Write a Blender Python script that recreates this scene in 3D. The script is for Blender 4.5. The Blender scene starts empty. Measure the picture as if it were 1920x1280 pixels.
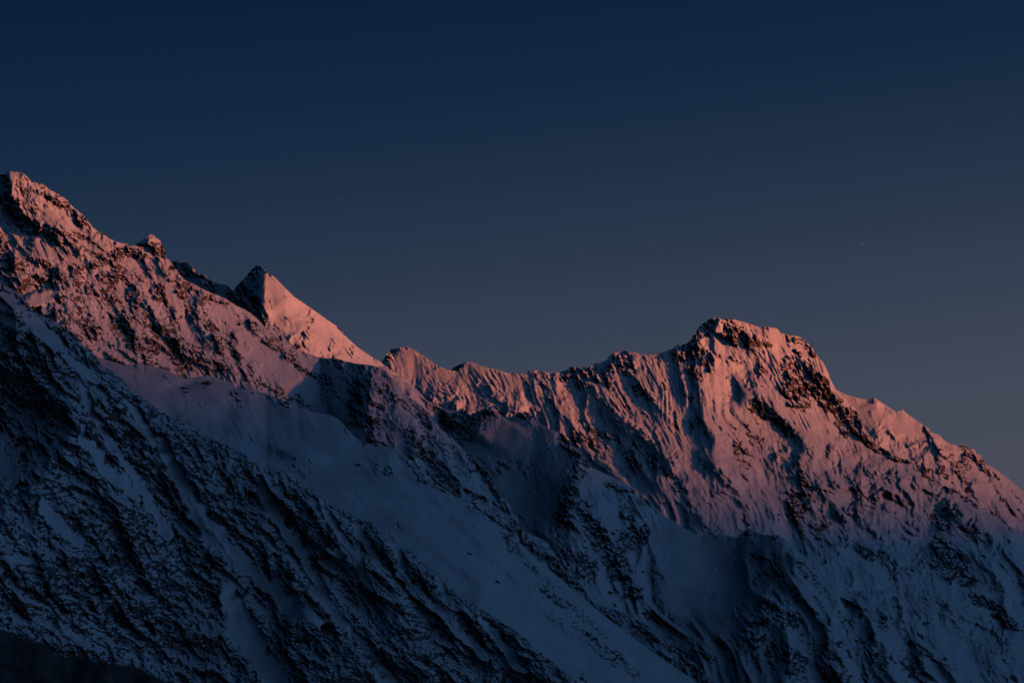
import bpy, math, random
import numpy as np

# ------------------------------------------------------------------ camera
sc = bpy.context.scene
PITCH = math.radians(8.0)
F = 960.0 / math.tan(math.radians(10.0))          # focal length in photo pixels
cam_d = bpy.data.cameras.new('camera')
cam = bpy.data.objects.new('camera', cam_d)
sc.collection.objects.link(cam)
cam_d.sensor_width = 36.0
cam_d.angle = math.radians(20.0)
cam_d.clip_start = .5
cam_d.clip_end = 200000.0
cam_d.dof.use_dof = True
cam_d.dof.focus_distance = 8000.0
cam_d.dof.aperture_fstop = 3.5
cam.location = (0, 0, 0)
cam.rotation_euler = (math.pi / 2 + PITCH, 0, 0)
sc.camera = cam

# ------------------------------------------------------------------ sky
world = bpy.data.worlds.new('World')
sc.world = world
world.use_nodes = True
nt = world.node_tree
nt.nodes.clear()
def lin(c):
    return tuple(((v / 255 + .055) / 1.055) ** 2.4 if v > 10 else v / 255 / 12.92 for v in c)
tc = nt.nodes.new('ShaderNodeTexCoord')
sep = nt.nodes.new('ShaderNodeSeparateXYZ')
nt.links.new(tc.outputs['Generated'], sep.inputs[0])
# dusk sky: warm grey at the horizon, blue above; a warm band and added blue fill on one side
mx = nt.nodes.new('ShaderNodeMath'); mx.operation = 'MULTIPLY_ADD'
nt.links.new(sep.outputs['X'], mx.inputs[0]); mx.inputs[1].default_value = -0.10
nt.links.new(sep.outputs['Z'], mx.inputs[2])
ramp = nt.nodes.new('ShaderNodeValToRGB')
nt.links.new(mx.outputs[0], ramp.inputs[0])
stops = [(0.0, (74, 78, 92)), (0.055, (76, 78, 92)), (0.10, (72, 76, 90)), (0.135, (58, 67, 83)),
         (0.165, (45, 58, 78)), (0.20, (29, 46, 70)), (0.235, (16, 37, 62)), (0.27, (8, 31, 54)),
         (0.40, (4, 20, 40)), (0.7, (2, 11, 26)), (1.0, (2, 8, 22))]
el = ramp.color_ramp.elements
while len(el) > 1: el.remove(el[-1])
el[0].position = stops[0][0]; el[0].color = lin(stops[0][1]) + (1,)
for p, c in stops[1:]:
    e = el.new(p); e.color = lin(c) + (1,)
ramp.color_ramp.interpolation = 'B_SPLINE'
# lobe round the sunset, right of the viewer: warm band and added blue fill
def vm(op, a, b=None):
    n = nt.nodes.new('ShaderNodeMath'); n.operation = op
    for i, q in enumerate((a, b)):
        if q is None: continue
        if hasattr(q, 'links'): nt.links.new(q, n.inputs[i])
        else: n.inputs[i].default_value = q
    return n.outputs[0]
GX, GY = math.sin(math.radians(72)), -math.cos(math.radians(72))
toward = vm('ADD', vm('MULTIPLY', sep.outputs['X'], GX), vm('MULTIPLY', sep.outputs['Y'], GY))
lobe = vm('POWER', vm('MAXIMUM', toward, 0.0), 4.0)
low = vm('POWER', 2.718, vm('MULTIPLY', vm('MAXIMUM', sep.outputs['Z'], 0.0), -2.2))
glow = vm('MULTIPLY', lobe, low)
ramp2 = nt.nodes.new('ShaderNodeValToRGB')      # away from the twilight belt the horizon stays blue
nt.links.new(sep.outputs['Z'], ramp2.inputs[0])
e2 = ramp2.color_ramp.elements
e2[0].position = 0; e2[0].color = lin((28, 60, 88)) + (1,)
e2[1].position = 1.0; e2[1].color = lin((2, 8, 22)) + (1,)
for p, c in ((.2, (18, 45, 74)), (.4, (6, 24, 44)), (.7, (2, 11, 26))):
    q = e2.new(p); q.color = lin(c) + (1,)
anti = vm('MINIMUM', vm('MAXIMUM', vm('ADD', vm('MULTIPLY', vm('ADD', toward, vm('MULTIPLY', sep.outputs['X'], -1.0)), -3.0), 0.0), 0.0), 1.0)
belt = nt.nodes.new('ShaderNodeMix'); belt.data_type = 'RGBA'
nt.links.new(anti, belt.inputs['Factor']); nt.links.new(ramp2.outputs[0], belt.inputs['A']); nt.links.new(ramp.outputs[0], belt.inputs['B'])
warm = nt.nodes.new('ShaderNodeMix'); warm.data_type = 'RGBA'; warm.blend_type = 'ADD'   # red band low over the sunset
warm.inputs['B'].default_value = (.8, .24, .14, 1)
band = vm('MULTIPLY', lobe, vm('POWER', 2.718, vm('MULTIPLY', vm('MAXIMUM', sep.outputs['Z'], 0.0), -9.0)))
nt.links.new(band, warm.inputs['Factor']); nt.links.new(belt.outputs['Result'], warm.inputs['A'])
fill_glow = nt.nodes.new('ShaderNodeMix'); fill_glow.data_type = 'RGBA'; fill_glow.blend_type = 'ADD'  # blue light added to the unseen sky to fill the shaded slopes from one side
fill_glow.inputs['B'].default_value = (.16, .60, 1.34, 1)
nt.links.new(glow, fill_glow.inputs['Factor']); nt.links.new(warm.outputs['Result'], fill_glow.inputs['A'])
bg = nt.nodes.new('ShaderNodeBackground')
bg.inputs['Strength'].default_value = 1.0
nt.links.new(fill_glow.outputs['Result'], bg.inputs['Color'])
wo = nt.nodes.new('ShaderNodeOutputWorld')
nt.links.new(bg.outputs[0], wo.inputs['Surface'])

# ------------------------------------------------------------------ sun (alpenglow: low, red, softened by the air)
SUN_AZ, SUN_EL = math.radians(72.0), math.radians(4.5)
sdir = np.array([math.sin(SUN_AZ) * math.cos(SUN_EL), -math.cos(SUN_AZ) * math.cos(SUN_EL), math.sin(SUN_EL)])
sun_d = bpy.data.lights.new('sun', 'SUN')
sun_d.energy = 5.0
sun_d.angle = math.radians(6.2)
sun_d.color = (1.0, 0.255, 0.08)
sun = bpy.data.objects.new('sun', sun_d)
sc.collection.objects.link(sun)
import mathutils
sun.rotation_euler = mathutils.Vector(sdir).to_track_quat('Z', 'Y').to_euler()
sun.location = (2000, -1000, 2000)

sc.view_settings.view_transform = 'Standard'
sc.view_settings.look = 'None'
sc.view_settings.exposure = 0.0
sc.view_settings.gamma = 1.0
sc.view_settings.use_curve_mapping = False
try:
    sc.cycles.max_bounces = 0
    sc.cycles.diffuse_bounces = 0
except Exception:
    pass

# ------------------------------------------------------------------ noise
_rng = np.random.RandomState(7)
_P = _rng.permutation(512).astype(np.int32)
_ang = _rng.rand(512).astype(np.float32) * 2 * np.pi
_GX, _GY = np.cos(_ang), np.sin(_ang)
def noise(x, y, seed=0):
    x = np.asarray(x, np.float32) + seed * 17.31; y = np.asarray(y, np.float32) + seed * 9.17
    xf = np.floor(x); yf = np.floor(y)
    xi = xf.astype(np.int32) & 511; yi = yf.astype(np.int32) & 511
    fx = x - xf; fy = y - yf
    xi1 = (xi + 1) & 511; yi1 = (yi + 1) & 511
    a = _P[xi]; b = _P[xi1]
    def g(h, dx, dy):
        return _GX[h] * dx + _GY[h] * dy
    n00 = g(_P[(a + yi) & 511], fx, fy); n10 = g(_P[(b + yi) & 511], fx - 1, fy)
    n01 = g(_P[(a + yi1) & 511], fx, fy - 1); n11 = g(_P[(b + yi1) & 511], fx - 1, fy - 1)
    u = fx * fx * fx * (fx * (fx * 6 - 15) + 10); v = fy * fy * fy * (fy * (fy * 6 - 15) + 10)
    nx0 = n00 + u * (n10 - n00); nx1 = n01 + u * (n11 - n01)
    return (nx0 + v * (nx1 - nx0)) * 1.5
def fbm(x, y, lam, oct=3, seed=0, gain=.5):
    r = 0; a = 1.0; l = lam
    for i in range(oct):
        r = r + a * noise(x / l, y / l, seed + i * 3); a *= gain; l *= .5
    return r
def ridged(n):
    return 1 - 2 * np.abs(n)
def sstep(a, b, x):
    t = np.clip((x - a) / (b - a), 0, 1)
    return t * t * (3 - 2 * t)
def voro(x, y, seed=0):
    """distance to the edge between cells and a random number per cell"""
    xi = np.floor(x).astype(np.int32); yi = np.floor(y).astype(np.int32)
    d1 = np.full(x.shape, 9., np.float32); d2 = d1.copy(); cid = np.zeros(x.shape, np.float32)
    for dx in (-1, 0, 1):
        for dy in (-1, 0, 1):
            cx = xi + dx; cy = yi + dy
            h = _P[(_P[(cx + seed) & 511] + cy) & 511]
            h2 = _P[(h + 91) & 511]
            px = cx + .1 + .8 * (h / 512.); py = cy + .1 + .8 * (h2 / 512.)
            d = np.hypot(x - px, y - py).astype(np.float32)
            nearer = d < d1
            d2 = np.where(nearer, d1, np.minimum(d2, d)); cid = np.where(nearer, _P[(h2 + 37) & 511] / 512., cid)
            d1 = np.where(nearer, d, d1)
    return d2 - d1, cid

# ------------------------------------------------------------------ camera rays (only used to survey where things stand)
FWD = np.array([0, math.cos(PITCH), math.sin(PITCH)])
UP = np.array([0, -math.sin(PITCH), math.cos(PITCH)])
def place(X, Y, D):
    a = (X - 960) / F * D; b = (640 - Y) / F * D
    return np.stack([a, FWD[1] * D + UP[1] * b, FWD[2] * D + UP[2] * b], -1)

# ------------------------------------------------------------------ materials
def snow_rock(name, rock_a, rock_b, scale=1.0):
    m = bpy.data.materials.new(name); m.use_nodes = True
    t = m.node_tree; n = t.nodes; L = t.links
    b = n['Principled BSDF']
    b.inputs['Roughness'].default_value = .85
    b.inputs['Specular IOR Level'].default_value = .15
    at = n.new('ShaderNodeAttribute'); at.attribute_name = 'rock'
    co = n.new('ShaderNodeTexCoord')
    nz = n.new('ShaderNodeTexNoise'); nz.inputs['Scale'].default_value = .35 * scale
    nz.inputs['Detail'].default_value = 4; nz.inputs['Roughness'].default_value = .65
    L.new(co.outputs['Object'], nz.inputs['Vector'])
    ad = n.new('ShaderNodeMath'); ad.operation = 'MULTIPLY_ADD'
    L.new(nz.outputs['Fac'], ad.inputs[0]); ad.inputs[1].default_value = 1.1; L.new(at.outputs['Fac'], ad.inputs[2])
    mr = n.new('ShaderNodeMapRange'); mr.inputs['From Min'].default_value = .86; mr.inputs['From Max'].default_value = 1.3
    L.new(ad.outputs[0], mr.inputs['Value'])
    n2 = n.new('ShaderNodeTexNoise'); n2.inputs['Scale'].default_value = .03 * scale; n2.inputs['Detail'].default_value = 6
    L.new(co.outputs['Object'], n2.inputs['Vector'])
    cr = n.new('ShaderNodeValToRGB')
    cr.color_ramp.elements[0].position = .35; cr.color_ramp.elements[0].color = rock_a + (1,)
    cr.color_ramp.elements[1].position = .68; cr.color_ramp.elements[1].color = rock_b + (1,)
    L.new(n2.outputs['Fac'], cr.inputs[0])
    n3 = n.new('ShaderNodeTexNoise'); n3.inputs['Scale'].default_value = .012 * scale; n3.inputs['Detail'].default_value = 5
    L.new(co.outputs['Object'], n3.inputs['Vector'])
    cs = n.new('ShaderNodeValToRGB')
    cs.color_ramp.elements[0].position = .3; cs.color_ramp.elements[0].color = (.68, .70, .73, 1)
    cs.color_ramp.elements[1].position = .7; cs.color_ramp.elements[1].color = (.82, .83, .85, 1)
    L.new(n3.outputs['Fac'], cs.inputs[0])
    mix = n.new('ShaderNodeMix'); mix.data_type = 'RGBA'
    L.new(mr.outputs[0], mix.inputs['Factor']); L.new(cs.outputs[0], mix.inputs['A']); L.new(cr.outputs[0], mix.inputs['B'])
    L.new(mix.outputs['Result'], b.inputs['Base Color'])
    return m
MAT = snow_rock('snow_and_rock', (.05, .042, .038), (.17, .13, .11))
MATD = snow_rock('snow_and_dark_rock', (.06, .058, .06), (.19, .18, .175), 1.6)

# ------------------------------------------------------------------ building a mountain
def interp(pts, x):
    p = np.array(pts, float)
    return np.interp(x, p[:, 0], p[:, 1])
def blob(X, Y, x, y, rx, ry, ang=0):
    a = math.radians(ang); c, s = math.cos(a), math.sin(a)
    u = ((X - x) * c + (Y - y) * s) / rx; v = (-(X - x) * s + (Y - y) * c) / ry
    return u * u + v * v
def seg_dist(X, Y, pts):
    """signed distance to a polyline (positive on its right-hand side in the picture when it runs downwards), and arc position 0..1"""
    best = np.full(X.shape, 1e9, np.float32); sgn = np.ones(X.shape, np.float32); arc = np.zeros(X.shape, np.float32)
    p = np.array(pts, float); ln = np.hypot(*(p[1:] - p[:-1]).T); tot = ln.sum(); acc = 0
    for i in range(len(p) - 1):
        d = p[i + 1] - p[i]; l = ln[i]; ux, uy = d / l
        q = (X - p[i, 0]) * ux + (Y - p[i, 1]) * uy
        qc = np.clip(q, 0, l)
        dx = X - p[i, 0] - qc * ux; dy = Y - p[i, 1] - qc * uy
        dd = np.hypot(dx, dy)
        near = dd < best
        best = np.where(near, dd, best)
        sgn = np.where(near, np.where(dx * uy - dy * ux >= 0, 1., -1.), sgn)
        arc = np.where(near, (acc + qc) / tot, arc)
        acc += l
    return best, sgn, arc

STEP = 1.57
def meta(o, label=None, cat=None, group=None, kind=None):
    for k, v in (('label', label), ('category', cat), ('group', group), ('kind', kind)):
        if v: o[k] = v

def mesh_from(name, co, faces, mat, rock=None, smooth=True):
    me = bpy.data.meshes.new(name)
    me.vertices.add(len(co)); me.vertices.foreach_set('co', np.ascontiguousarray(co, np.float32).ravel())
    nf = len(faces)
    me.loops.add(nf * 4); me.loops.foreach_set('vertex_index', np.ascontiguousarray(faces, np.int32).ravel())
    me.polygons.add(nf); me.polygons.foreach_set('loop_start', np.arange(0, nf * 4, 4, dtype=np.int32))
    me.polygons.foreach_set('use_smooth', np.full(nf, smooth))
    if rock is not None:
        a = me.attributes.new('rock', 'FLOAT', 'POINT'); a.data.foreach_set('value', np.ascontiguousarray(rock, np.float32))
    me.update(calc_edges=True)
    me.materials.append(mat)
    o = bpy.data.objects.new(name, me); sc.collection.objects.link(o)
    return o

def mountain(name, S):
    crest = S['crest']
    x0 = max(crest[0][0], -240); x1 = min(crest[-1][0], 2220)
    xs = np.arange(x0, x1, STEP)
    cy = interp(crest, xs)
    bot = interp(S['bottom'], xs)
    bot = np.maximum(bot, cy + 25)
    rows = int((bot - cy).max() / STEP)
    jag = S.get('jag', .0)
    j = (ridged(noise(xs / 9, xs * 0 + 3.3, 2)) * .6 + noise(xs / 4, xs * 0 + 1.3, 5) * .6)
    jm = np.full(xs.shape, .15)
    for (a, b, v) in jag or []:
        jm = np.maximum(jm, v * sstep(a - 6, a + 6, xs) * (1 - sstep(b - 6, b + 6, xs)))
    cyj = cy - j * jm * 2.0
    v = np.linspace(0, 1, rows)[:, None]
    v = v ** S.get('vpow', 1.0)
    Y = (cyj[None, :] + v * (bot - cyj)[None, :]).astype(np.float32)
    X = np.broadcast_to(xs[None, :], Y.shape).astype(np.float32)
    dyc = Y - cy[None, :].astype(np.float32)
    th = S['fall'](X, Y)
    sn, cs = np.sin(th), np.cos(th)
    # a steady direction field: integrate only roughly by warping
    w1 = (noise(X / 190, Y / 190, 11) * 44 + noise(X / 70, Y / 70, 12) * 12) * S.get('warp', 1)
    if 'fan' in S:      # fall lines spread like a fan below a far apex
        ax, ay, rr = S['fan']
        s = np.hypot(X - ax, Y - ay); t = -np.arctan2(X - ax, Y - ay) * -rr + w1
    else:
        s = X * sn + Y * cs; t = X * cs - Y * sn + w1
    # --- masks
    rockd = np.full(X.shape, S.get('rock_base', .15), np.float32)
    regions = []
    edge = fbm(X, Y, 18, 3, 21) * .55 + fbm(X * 1.0, Y * 1.0, 5, 2, 25) * .25
    for r in S.get('rock', []):
        x, y, rx, ry, ang, st = r[:6]
        q = blob(X, Y, x, y, rx, ry, ang)
        m = 1 - sstep(.35, 1.35, q + edge * .9)
        rockd = np.maximum(rockd, st * m)
        if len(r) > 6: regions.append((q + edge * .9, r[6]))
    smooth = np.zeros(X.shape, np.float32)
    for (x, y, rx, ry, ang, st) in S.get('smooth', []):
        smooth = np.maximum(smooth, st * (1 - sstep(.3, 1.3, blob(X, Y, x, y, rx, ry, ang) + edge * .75)))
    smooth = smooth * (1 - sstep(.6, .88, rockd) * (1 - S.get('snow_wins', 0)))
    gul = np.zeros(X.shape, np.float32)
    for (pts, w_, H_, sm_) in S.get('gullies', []):
        w_ = w_ * 1.4; H_ = H_ * 1.5
        d, sg, arc = seg_dist(X + noise(X / 30, Y / 30, 35) * 7, Y + noise(X / 30, Y / 30, 36) * 7, pts)
        tp = sstep(-.05, .2, arc) * (1 - sstep(.85, 1.02, arc) * .8)
        gul = np.maximum(gul, .6 * H_ * tp * np.exp(-(d / (w_ * 1.5)) ** 2))
        smooth = np.maximum(smooth, sm_ * (1 - sstep(.55, 1.15, d / (w_ * (.5 + .5 * tp)) + edge * .7)) * (tp > .05))
    rockd = rockd * (1 - .95 * smooth)
    # --- base
    g = np.full(X.shape, S.get('g', 1.5), np.float32)
    for (x, y, rx, ry, ang, dg) in S.get('slope', []):
        g += dg * (1 - sstep(.1, 1.2, blob(X, Y, x, y, rx, ry, ang)))
    dY = np.gradient(Y, axis=0)
    R = np.cumsum(g * dY, axis=0)
    cyw = interp([(p[0], p[1]) for p in S.get('trend', [(x0, 0), (x1, 0)])], xs)
    # the big planes of the face follow a calm version of the crest line, not every notch of it
    sg_ = S.get('calm', 90) / STEP; kx = np.arange(-int(3 * sg_), int(3 * sg_) + 1); kk = np.exp(-.5 * (kx / sg_) ** 2); kk /= kk.sum()
    pad = len(kx) // 2
    sl = (cy[min(40, len(cy) - 1)] - cy[0]) / 40; sr = (cy[-1] - cy[-41]) / 40
    cp = np.concatenate([cy[0] + sl * np.arange(-pad, 0) * .5, cy, cy[-1] + sr * np.arange(1, pad + 1)])
    cs_ = np.convolve(cp, kk, 'valid')
    R += g[:1] * (cyj - cs_)[None, :]
    R += cyw[None, :]
    rnd, rl = S.get('round', (8, 14))
    R += rnd * (1 - np.exp(-np.maximum(dyc, 0) / rl))
    # --- drawn ridges and troughs
    for (pts, H, wl, wr, *rest) in S.get('ridges', []):
        pw = rest[0] if rest else 1.0
        d, sg, arc = seg_dist(X + noise(X / 22, Y / 22, 31) * 4, Y + noise(X / 22, Y / 22, 33) * 4, pts)
        w = np.where(sg > 0, wr, wl)
        taper = sstep(-.02, .18, arc) * (1 - .85 * sstep(.7, 1.0, arc)) if pw != 9 else 1
        q = d / w
        R += (H * S.get('rscale', 1.6) if pw != 9 else H) * taper * np.exp(-q)
    R -= gul
    for (x, y, rx, ry, ang, H) in S.get('bumps', []):
        R += H * np.exp(-blob(X, Y, x, y, rx, ry, ang) * 1.2)
    # --- noise ribs running down the fall line
    calm = np.zeros(X.shape, np.float32)
    for (x, y, rx, ry, ang, st) in S.get('planar', []):
        calm = np.maximum(calm, st * (1 - sstep(.3, 1.3, blob(X, Y, x, y, rx, ry, ang))))
    free = (1 - .93 * smooth) * (1 - calm)
    edgefade = sstep(-2, 30, dyc) * .75 + .25
    rib = 0
    for i, (lam, amp, k) in enumerate(S['ribs']):
        n = noise(t / lam, s / (lam * k), 40 + i * 5 + S.get('seed', 0))
        rn = np.sqrt(n * n + .0008)
        R += amp * (.5 - 2 * rn) * free * edgefade
        rib = rib + (1 - 2 * rn) * (.5, .8, .6, .3, .2)[i]
    rib = np.clip(rib * .6, -1, 1)
    # --- broken rock
    rd = np.clip(rockd, 0, 1)
    rd = np.clip(rd * (1 + S.get('ribrock', .25) * rib + .45 * noise(s / 90, t / 45, 131)), 0, 1)
    cr = 0
    wx = X + noise(X / 9, Y / 9, 61) * 3; wy = Y + noise(X / 9, Y / 9, 62) * 3
    sa = S.get('strata', 58)
    a = math.radians(sa); st_ = wx * math.cos(a) + wy * math.sin(a); tt_ = -wx * math.sin(a) + wy * math.cos(a)
    for lam, amp in ((26, 8.0), (13, 5.0), (6.8, 3.6), (3.6, 2.4)):
        nn = noise(st_ / (lam * S.get('stretch', 1.5)), tt_ / lam, int(70 + lam))
        cr = cr + amp * (ridged(nn) if lam > 10 else nn * 1.7 + .4 * ridged(noise(tt_ / lam, st_ / lam, int(75 + lam))))
    e_, cid_ = voro(st_ / (9 * S.get('stretch', 1.5)), tt_ / 9, 3)
    cr = cr + cid_ * 6.0
    ter = 0
    for L_, am in ((40, 11), (17, 6)):
        ph = s / L_ + noise(t / (L_ * 1.3), s / (L_ * 2.2), int(120 + L_)) * 2.2; fr = ph - np.floor(ph)
        ter = ter + am * (fr - sstep(.7, 1, fr))
    st2 = S.get('stretch', 1.7)
    qf = 0
    for lam, am in ((34, .55), (16, .6), (8, .5), (4.2, .42)):
        qf = qf + am * noise(st_ / (lam * st2), tt_ / lam, int(140 + lam))
    rwt = rd * 1.35 + qf * .95 - .72
    R += 2.6 * sstep(-.12, .2, rwt)
    R -= S.get('sink', 6.5) * rd * (.4 + .6 * sstep(.45, .95, rd))
    R += ter * sstep(.45, .95, rd) * S.get('terrace', 1.0)
    cr = cr - 10.5
    R += cr * (.12 + rd) * S.get('crag', 1.0) * (1 - .85 * smooth)
    # --- gentle snow forms
    R += fbm(t, s * .42, 60, 3, 81, .38) * 5.0 * S.get('drift', 1.0)
    R += noise(t / 7, s / 60, 84) * .35
    # --- flutings
    for (x, y, rx, ry, ang, lam, amp, fa) in S.get('flutes', []):
        m = 1 - sstep(.3, 1.2, blob(X, Y, x, y, rx, ry, ang) + edge * .3)
        f = math.radians(fa)
        tf = X * math.cos(f) - Y * math.sin(f) + noise(X / 90, Y / 90, 91) * 8
        sf = X * math.sin(f) + Y * math.cos(f)
        R += m * 1.7 * amp * (ridged(noise(tf / lam, sf / (lam * 14), 92)) + .55 * ridged(noise(tf / lam * 2.1, sf / (lam * 12), 93)))
    # --- seracs and broken ice
    for (x, y, rx, ry, ang, lam, amp, fa) in S.get('ice', []):
        m = 1 - sstep(.3, 1.3, blob(X, Y, x, y, rx, ry, ang) + edge * .6)
        f = math.radians(fa)
        wxx = X + noise(X / 25, Y / 25, 101) * 10; wyy = Y + noise(X / 25, Y / 25, 103) * 10
        tf = (wxx * math.cos(f) - wyy * math.sin(f)) / lam; sf = (wxx * math.sin(f) + wyy * math.cos(f)) / lam
        e, cid = voro(tf * .55, sf * .8, 5)
        e2, cid2 = voro(tf * 1.5 + 7, sf * 2.0, 9)
        step = (sf * .6 + noise(tf * .4, sf * .25, 105) * 1.5); fr = step - np.floor(step)
        patch = sstep(-.15, .35, noise(tf * .35 + 3, sf * .35, 107))
        R += m * amp * ((.8 * (cid - .3) * sstep(0, .3, e) + 1.1 * (fr - sstep(.75, 1, fr))) * (.35 + .65 * patch) + .45 * patch * sstep(0, .25, e2) * cid2 + .35 * ridged(noise(tf * 1.2, sf * .6, 109)))
        if len(regions) < 0: pass
    icem = np.zeros(X.shape, np.float32)
    for (x, y, rx, ry, ang, lam, amp, fa) in S.get('ice', []):
        icem = np.maximum(icem, 1 - sstep(.5, 1.4, blob(X, Y, x, y, rx, ry, ang) + edge * .4))
    # --- depth, positions, slope
    D0 = interp(S['depth'], xs)[None, :]
    kpx = D0 / F
    D = D0 - R * kpx
    P = place(X.astype(float), Y.astype(float), D)
    du = np.gradient(P, axis=1); dv = np.gradient(P, axis=0)
    N = np.cross(dv, du); N /= np.linalg.norm(N, axis=-1, keepdims=True) + 1e-9
    slope = np.degrees(np.arccos(np.clip(np.abs(N[..., 2]), 0, 1)))
    ledge = noise(st_ / 4.6, tt_ / 3.2, 151) * .3 + noise(X / 2.2, Y / 2.2, 152) * .22
    score = np.minimum(rwt, S.get('cap', .16)) + (slope - S.get('mid', 56)) / 42 * (.35 + .65 * np.clip(rd * 2, 0, 1)) + ledge * sstep(.2, .5, rd) - 1.2 * icem * (rockd < .6) - S.get('bias', 0)
    rock = sstep(-.1, .1, score)
    rock = np.where(smooth > .6, rock * .2, rock)
    # --- back side and skirt
    nb = 7
    back = []
    for i in range(nb, 0, -1):
        tt = (i / nb) ** 1.5 * S.get('back', 500)
        q = P[0].copy(); q[:, 1] += tt; q[:, 2] -= tt * .75 + tt * tt * .0006
        back.append(q)
    front = []
    for i in range(1, 5):
        tt = (i / 4) ** 1.3 * S.get('skirt', 450)
        q = P[-1].copy(); q[:, 1] -= tt; q[:, 2] -= tt * .8
        front.append(q)
    PP = np.concatenate([np.array(back), P, np.array(front)], 0)
    RR = np.concatenate([np.repeat(rock[:1], nb, 0) * .5, rock, np.repeat(rock[-1:], 4, 0)], 0)
    nr, ncol = PP.shape[:2]
    idx = np.arange(nr * ncol, dtype=np.int32).reshape(nr, ncol)
    faces = np.stack([idx[:-1, :-1], idx[1:, :-1], idx[1:, 1:], idx[:-1, 1:]], -1).reshape(-1, 4)
    co = PP.reshape(-1, 3); ra = RR.ravel()
    # --- name the outcrops: faces inside a drawn region become a part of their own
    owner = np.full((nr - 1, ncol - 1), -1, np.int32)
    for k, (q, lab) in enumerate(regions):
        ins = (q[:-1, :-1] < .80)
        o_ = owner[nb:nb + ins.shape[0], :]
        o_[ins & (o_ < 0)] = k
    owner = owner.ravel()
    mat = S.get('mat', MAT)
    # smooth normals computed once on the whole sheet, so cutting it into parts leaves no seam
    du = np.gradient(PP, axis=1); dv = np.gradient(PP, axis=0)
    NN = np.cross(dv, du); NN /= np.linalg.norm(NN, axis=-1, keepdims=True) + 1e-9
    NN = NN.reshape(-1, 3)
    def sub(mask, nm):
        f = faces[mask]; used, inv = np.unique(f, return_inverse=True)
        o = mesh_from(nm, co[used], inv.reshape(-1, 4), mat, ra[used])
        return o
    root = sub(owner < 0, name)
    for k, (q, lab) in enumerate(regions):
        if (owner == k).sum() < 30: continue
        nm, lb = lab if isinstance(lab, tuple) else (lab, None)
        o = sub(owner == k, nm); o.parent = root
        if lb: o['label'] = lb
    meta(root, S['label'], S['cat'], None, 'structure')
    return root, (X, Y, P)

def const(deg):
    a = math.radians(deg)
    return lambda X, Y: np.float32(a)

OC = 'rock_outcrop'
IC = 'ice_cliff'

# ------------------------------------------------------------------ the mountains (surveyed outlines)
# far shoulder
shoulder = dict(
    label='far snowy shoulder with a jagged rock crest, glowing pink behind the main massif', cat='mountain',
    crest=[(1540, 715), (1560, 724), (1567, 730), (1590, 741), (1615, 747), (1630, 748), (1639, 745), (1652, 754), (1670, 765),
           (1680, 772), (1686, 769), (1692, 767), (1700, 775), (1717, 787), (1730, 796), (1739, 801), (1745, 810), (1760, 815), (1772, 827), (1781, 832),
           (1790, 833), (1798, 839), (1805, 830), (1812, 838), (1815, 841), (1827, 843), (1834, 852), (1837, 851), (1846, 866), (1865, 878), (1890, 896),
           (1910, 914), (1925, 925), (1990, 985), (2070, 1040), (2240, 1190)],
    bottom=[(1540, 850), (1640, 900), (1700, 930), (1830, 1010), (1990, 1090), (2240, 1290)],
    depth=[(1540, 10700), (1990, 10300)], g=1.75, trend=[(1540, 0), (1640, 0), (1990, -90)], fall=const(32), seed=3,
    ribs=[(70, 14, 3), (32, 7, 3.5), (15, 2.5, 4)], jag=[(1742, 1848, 1.3)], rock_base=.12, round=(12, 20), drift=.8,
    rock=[(1740, 812, 7, 17, -20, .95, OC), (1765, 835, 14, 7, 30, .5), (1775, 850, 32, 12, 55, .65, OC), (1795, 880, 34, 9, 55, .9, OC), (1765, 878, 34, 9, 58, .6),
          (1820, 852, 26, 7, 45, .9, OC), (1838, 868, 14, 9, 60, .95), (1807, 868, 16, 11, 60, .7, OC), (1850, 885, 12, 5, 55, .8), (1880, 915, 16, 3, 50, .7),
          (1885, 943, 38, 4, 50, .8), (1730, 875, 20, 9, 30, .5), (1905, 930, 30, 3, 50, .6), (1870, 893, 12, 2.5, 50, .7)],
    smooth=[(1620, 775, 60, 25, 25, .8), (1690, 800, 35, 22, 45, .8), (1840, 920, 26, 22, 60, .9), (1890, 925, 50, 12, 42, .6)],
    ice=[(1655, 810, 18, 26, 10, 14, 6, 30), (1690, 830, 44, 18, 30, 20, 9, 25), (1730, 850, 25, 26, 30, 16, 6, 25)],
    ridges=[([(1639, 746), (1645, 765), (1675, 790)], 10, 20, 9), ([(1740, 803), (1760, 840), (1800, 890), (1822, 935)], 14, 10, 22)],
    bumps=[(1655, 770, 22, 10, 30, -9), (1680, 830, 25, 16, 20, -10), (1720, 845, 14, 14, 20, -8)])

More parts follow.
